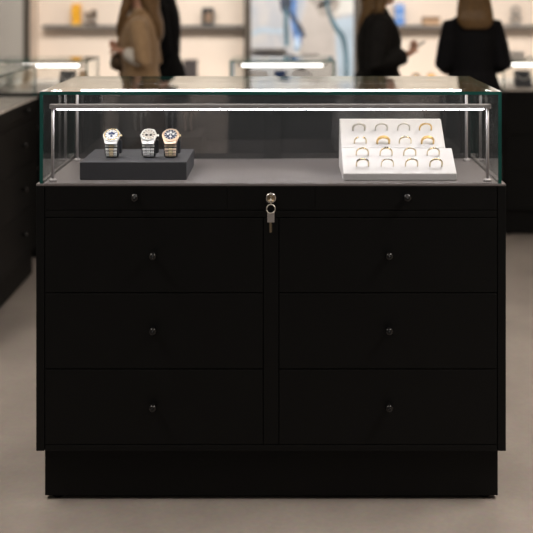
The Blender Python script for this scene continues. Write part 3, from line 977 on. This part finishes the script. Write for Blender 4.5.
def person(label, loc, rotz, sc, arms, male=False, slim=1.0):
    """arms: for +x and -x side (shoulder, elbow, wrist, hand direction, palm normal, curl) in local metres, facing -y"""
    t = thing('person', label, 'person', loc, rotz)
    t.scale = (sc, sc, sc)
    b = MB()
    W = 1.12 if male else 1.0
    ell(b, [(0.80, 0, 0, 0.12, 0.09), (0.84, 0, 0.005, 0.155 * W, 0.112), (0.92, 0, 0.008, 0.158 * W ** .3, 0.112), (1.04, 0, 0, 0.122 * W * slim, 0.088), (1.14, 0, -0.004, 0.132 * W * slim, 0.096),
            (1.22, 0, -0.008, 0.146 * W * slim, 0.100 if not male else 0.104), (1.30, 0, 0, 0.152 * W * slim, 0.088), (1.355, 0, 0.006, 0.115 * W * slim, 0.066), (1.385, 0, 0.008, 0.062 * W, 0.056),
            (1.42, 0, 0.002, 0.051 * W, 0.053), (1.47, 0, -0.008, 0.050 * W, 0.055), (1.50, 0, -0.01, 0.04, 0.045)])
    # head with jaw, nose, lips, ears, brow
    ell(b, [(1.432, 0, -0.062, 0.018, 0.016), (1.440, 0, -0.054, 0.036, 0.034), (1.455, 0, -0.040, 0.050, 0.055), (1.485, 0, -0.022, 0.061, 0.078), (1.53, 0, -0.012, 0.070, 0.092),
            (1.575, 0, -0.004, 0.074, 0.097), (1.61, 0, 0.0, 0.071, 0.093), (1.64, 0, 0.004, 0.057, 0.075), (1.658, 0, 0.006, 0.030, 0.045), (1.663, 0, 0.006, 0.008, 0.012)], 28)
    b.tube([(0, -0.098, 1.555), (0, -0.112, 1.530), (0, -0.122, 1.512), (0, -0.098, 1.502)], [0.007, 0.009, 0.012, 0.008], 10)
    b.tube([(-0.022, -0.090, 1.478), (0, -0.100, 1.480), (0.022, -0.090, 1.478)], [0.005, 0.008, 0.005], 8)
    b.tube([(-0.040, -0.086, 1.568), (0, -0.098, 1.566), (0.040, -0.086, 1.568)], [0.007, 0.008, 0.007], 8)
    for s in (-1, 1):
        b.tube([(s * 0.070, 0.0, 1.50), (s * 0.078, 0.006, 1.525), (s * 0.076, 0.010, 1.55)], [(0.008, 0.012), (0.009, 0.017), (0.008, 0.014)], 10)
        # legs and feet
        b.tube([(s * 0.085, 0, 0.90), (s * 0.088, 0.0, 0.78), (s * 0.085, -0.008, 0.62), (s * 0.080, -0.012, 0.48), (s * 0.080, 0.008, 0.36), (s * 0.078, 0.016, 0.22), (s * 0.076, 0.014, 0.09), (s * 0.076, 0.012, 0.05)],
               [0.09, 0.086, 0.070, 0.055, 0.053, 0.045, 0.036, 0.038], 16)
        b.tube([(s * 0.076, 0.045, 0.034), (s * 0.077, 0.0, 0.042), (s * 0.082, -0.08, 0.036), (s * 0.086, -0.15, 0.024), (s * 0.086, -0.175, 0.022)],
               [(0.026, 0.026), (0.036, 0.033), (0.030, 0.040), (0.018, 0.040), (0.012, 0.026)], 14, flat=(0, 0, 1))
    for s, (sh, el, wr, hd, nm, cu) in zip((1, -1), arms):
        sh, el, wr = Vector(sh), Vector(el), Vector(wr)
        b.tube([sh + Vector((-s * 0.05, 0, 0.005)), sh, sh.lerp(el, 0.5), el, el.lerp(wr, 0.35), wr], [0.036, 0.038, 0.040, 0.036, 0.037, 0.024], 14)
        hand(b, wr, hd, nm, cu, 0.95 if not male else 1.05, thumb_side=s)
    def eyes(bm2):
        for s in (-1, 1):
            bmesh.ops.create_uvsphere(bm2, u_segments=12, v_segments=8, radius=0.0115, matrix=Matrix.Translation((s * 0.031, -0.084, 1.546)))
    body = remesh(b, 0.0046, 'body', M['skin'], t, 2, eyes)
    # shoes
    for s in (-1, 1):
        b = MB()
        b.tube([(s * 0.076, 0.058, 0.036), (s * 0.077, 0.0, 0.046), (s * 0.082, -0.08, 0.042), (s * 0.087, -0.16, 0.030), (s * 0.087, -0.195, 0.024)],
               [(0.030, 0.030), (0.044, 0.039), (0.038, 0.046), (0.027, 0.045), (0.018, 0.026)], 16, flat=(0, 0, 1))
        b.box(s * 0.078 - 0.03, s * 0.078 + 0.03, -0.17, 0.06, 0.0, 0.03)
        remesh(b, 0.006, 'shoe', M['shoe'], t)
    return t


def trousers(t, mat, wide=1.0, top=1.0):
    b = MB()
    ell(b, [(0.80, 0, 0, 0.14, 0.11), (0.84, 0, 0.006, 0.176, 0.130), (0.92, 0, 0.010, 0.174, 0.128), (1.03, 0, 0.0, 0.137, 0.102)])
    for s in (-1, 1):
        b.tube([(s * 0.088, 0, 0.90), (s * 0.092, 0.0, 0.78), (s * 0.088, -0.006, 0.62), (s * 0.084, -0.010, 0.48), (s * 0.083, 0.008, 0.34), (s * 0.080, 0.012, 0.20), (s * 0.078, 0.010, 0.075)],
               [0.106, 0.101, 0.086 * wide, 0.074 * wide, 0.068 * wide, 0.062 * wide, 0.060 * wide], 18)
    return remesh(b, 0.009, 'trousers', mat, t)


def jacket(t, mat, arms, hem, flare, name='jacket', male=False, cuff=0.93, puff=0.0, slim=1.0, arm=1.0):
    b = MB()
    W = 1.12 if male else 1.0
    rows = []
    if hem < 0.9:
        rows += [(hem, 0, 0.01, 0.19 + flare, 0.15 + flare), (0.5 * (hem + 0.92), 0, 0.01, 0.185 + flare * .6, 0.145 + flare * .6)]
    rows += [(0.93 if hem < 0.9 else hem, 0, 0.008, 0.180 + flare * 0.4 + puff, 0.138 + flare * 0.4 + puff), (1.05, 0, 0, 0.150 * W + puff, 0.112 + puff), (1.14, 0, -0.003, 0.155 * W + puff, 0.122 + puff), (1.22, 0, -0.006, 0.166 * W + puff, 0.126 + puff),
             (1.30, 0, 0.001, 0.172 * W + puff, 0.110 + puff), (1.35, 0, 0.008, 0.140 * W + puff, 0.088 + puff), (1.385, 0, 0.012, 0.085 * W, 0.074), (1.41, 0, 0.012, 0.072 * W, 0.070)]
    rows = [(z, cx, cy, rx * slim, ry) for z, cx, cy, rx, ry in rows]
    ell(b, rows, 32)
    for s, (sh, el, wr, hd, nm, cu) in zip((1, -1), arms):
        sh, el, wr = Vector(sh), Vector(el), Vector(wr)
        end = el.lerp(wr, cuff)
        b.tube([sh + Vector((-s * 0.07, 0, 0.0)), sh + Vector((0, 0, -0.002)), sh.lerp(el, 0.5), el, el.lerp(wr, 0.4), end],
               [r * arm + puff for r in (0.058, 0.062, 0.060, 0.054, 0.050, 0.043)], 16)
    return remesh(b, 0.0085, name, mat, t)


def hair(t, rows, mat, strands=None, name='hair'):
    b = MB(); ell(b, rows, 28)
    for pts, rr in (strands or []):
        b.tube(pts, rr, 10)
    return remesh(b, 0.007, name, mat, t, 1)


CAP = [(1.668, 0, 0.012, 0.02, 0.03), (1.664, 0, 0.012, 0.048, 0.062), (1.645, 0, 0.014, 0.070, 0.088), (1.61, 0, 0.018, 0.084, 0.097), (1.57, 0, 0.026, 0.088, 0.095), (1.52, 0, 0.036, 0.087, 0.088)]

# --- woman in a camel coat, in profile, hands together in front of her
armsA = [((0.172, 0.005, 1.315), (0.215, 0.050, 1.110), (0.090, -0.082, 1.165), (-0.60, -0.55, 0.05), (0, 0.1, 1), 0.7),
         ((-0.172, 0.005, 1.315), (-0.205, 0.060, 1.090), (-0.085, -0.095, 1.085), (0.65, -0.40, 0.05), (0, 0.1, 1), 0.8)]
A = person('woman in a camel coat standing in profile, hands clasped round a fur pouch', (-0.842, 3.10, 0), -PI / 2, 0.995, armsA)
jacket(A, M['camel'], armsA, 0.55, -0.01, 'coat', cuff=0.36, puff=-0.006)
b = MB()
b.tube([(0.085, -0.075, 1.345), (0.088, 0.02, 1.385), (0.0, 0.080, 1.392), (-0.088, 0.02, 1.385), (-0.085, -0.075, 1.345)], [0.014, 0.018, 0.020, 0.018, 0.014], 12)
for q in (-1, 1):
    b.tube([(q * 0.085, -0.075, 1.345), (q * 0.066, -0.104, 1.26), (q * 0.045, -0.114, 1.14), (q * 0.035, -0.108, 1.0)], [0.016, 0.020, 0.017, 0.012], 12)
remesh(b, 0.008, 'coat_collar', M['camel_dark'], A)
trousers(A, M['white_cloth'])
b = MB(); ell(b, [(1.20, 0, -0.112, 0.03, 0.022), (1.30, 0, -0.088, 0.045, 0.030), (1.37, 0, -0.045, 0.055, 0.032), (1.40, 0, -0.03, 0.05, 0.03)])
remesh(b, 0.008, 'blouse', M['white_cloth'], A)
for s, (sh, el, wr, hd, nm, cu) in zip((1, -1), armsA):
    e, w_ = Vector(el), Vector(wr)
    b = MB(); b.tube([e.lerp(w_, 0.22), e.lerp(w_, 0.48), e.lerp(w_, 0.80)], [0.044, 0.047, 0.042], 16)
    remesh(b, 0.007, 'cuff', M['white_cloth'], A)
hair(A, CAP + [(1.46, 0, 0.048, 0.082, 0.064), (1.40, 0, 0.060, 0.086, 0.052), (1.33, 0, 0.092, 0.084, 0.040), (1.27, 0, 0.106, 0.070, 0.030), (1.22, 0, 0.108, 0.04, 0.018)], M['hair_l'],
     [([(q * 0.070, -0.03, 1.60), (q * 0.088, -0.055, 1.50), (q * 0.100, -0.080, 1.40), (q * 0.088, -0.112, 1.30), (q * 0.080, -0.120, 1.25)], [0.02, 0.028, 0.026, 0.018, 0.008]) for q in (-1, 1)])
# pouch held in her hands
pch = thing('fur_pouch', 'small taupe fur pouch held by the woman in the camel coat', 'bag', (-0.842 - 0.118, 3.08, 1.088))
b = MB(); ell(b, [(-0.045, 0, 0, 0.025, 0.03), (-0.03, 0, 0, 0.050, 0.06), (0.0, 0, 0, 0.056, 0.068), (0.03, 0, 0, 0.048, 0.06), (0.05, 0, 0, 0.03, 0.045), (0.056, 0, 0, 0.012, 0.02)])
b.build('pouch', M['fur'], pch, True)
b = MB(); b.tube([(0, -0.035, 0.05), (0, 0, 0.059), (0, 0.035, 0.05)], 0.005, 8)
b.build('clasp', M['palegold'], pch, True)

# --- man in black behind her
armsB = [((0.195, 0.0, 1.325), (0.225, 0.045, 1.06), (0.20, -0.04, 0.84), (0, -0.12, -1), (-1, 0, 0), 0.3),
         ((-0.195, 0.0, 1.325), (-0.225, 0.045, 1.06), (-0.20, -0.04, 0.84), (0, -0.12, -1), (1, 0, 0), 0.3)]
Bm = person('man in a black suit standing behind the woman in the camel coat', (-0.790, 3.66, 0), -PI / 2, 1.05, armsB, male=True)
jacket(Bm, M['suit'], armsB, 0.76, 0.015, 'suit_jacket', male=True, puff=0.0)
trousers(Bm, M['suit'], 1.1)
b = MB(); ell(b, [(1.37, 0, 0.004, 0.072, 0.068), (1.42, 0, 0.0, 0.063, 0.064)])
remesh(b, 0.007, 'shirt_collar', M['suit'], Bm)
hair(Bm, CAP + [(1.48, 0, 0.045, 0.078, 0.066), (1.45, 0, 0.050, 0.06, 0.05)], M['hair_d'])

# --- woman with a phone, in profile
armsC = [((0.178, 0.0, 1.325), (0.215, 0.05, 1.07), (0.19, -0.02, 0.84), (0, -0.12, -1), (-1, 0, 0), 0.3),
         ((-0.178, 0.0, 1.325), (-0.215, 0.035, 1.095), (-0.125, -0.135, 1.138), (0.30, -0.50, 0.22), (0.3, 0.5, 1), 0.8)]
Cw = person('woman in a dark jacket looking at a phone in her hand', (0.533, 3.10, 0), PI / 2, 0.995, armsC)
jacket(Cw, M['jacket'], armsC, 0.965, 0.055, 'jacket', puff=0.006, cuff=1.0)
trousers(Cw, M['beige_cloth'], 1.2)
hair(Cw, CAP + [(1.46, 0, 0.040, 0.086, 0.062), (1.40, 0, 0.050, 0.090, 0.052), (1.33, 0, 0.078, 0.085, 0.044), (1.27, 0, 0.096, 0.06, 0.03), (1.24, 0, 0.100, 0.03, 0.015)], M['hair_m'],
     [([(s * 0.070, -0.02, 1.60), (s * 0.094, -0.02, 1.50), (s * 0.105, 0.0, 1.40), (s * 0.10, 0.03, 1.30)], [0.02, 0.030, 0.030, 0.012]) for s in (-1, 1)])
ph = thing('smartphone', 'pale smartphone held tilted by the woman in the dark jacket', 'phone', (0.533 + 0.208, 3.10 - 0.085, 1.178))
ph.rotation_euler = (0, -math.radians(34), 0)
box('shell', -0.065, 0.065, -0.034, 0.034, -0.004, 0.003, M['phone'], ph, 0.003)
box('screen', -0.062, 0.062, -0.031, 0.031, 0.003, 0.0042, M['screen'], ph)

# --- long-haired woman from behind
armsD = [((0.128, 0.0, 1.305), (0.178, 0.03, 1.08), (0.105, -0.165, 1.04), (-0.6, -0.5, 0.05), (0, 0, 1), 0.4),
         ((-0.128, 0.0, 1.305), (-0.178, 0.03, 1.08), (-0.105, -0.165, 1.04), (0.6, -0.5, 0.05), (0, 0, 1), 0.4)]
D = person('long-haired woman in a black jacket seen from behind', (1.08, 3.10, 0), PI, 0.995, armsD, slim=0.82)
jacket(D, M['suit'], armsD, 0.86, 0.015, 'jacket', slim=0.82, arm=0.88)
trousers(D, M['suit'])
hair(D, CAP + [(1.46, 0, 0.056, 0.094, 0.070), (1.40, 0, 0.072, 0.104, 0.054), (1.345, 0, 0.096, 0.106, 0.040), (1.31, 0, 0.106, 0.090, 0.028), (1.29, 0, 0.110, 0.064, 0.016)], M['hair_m'])
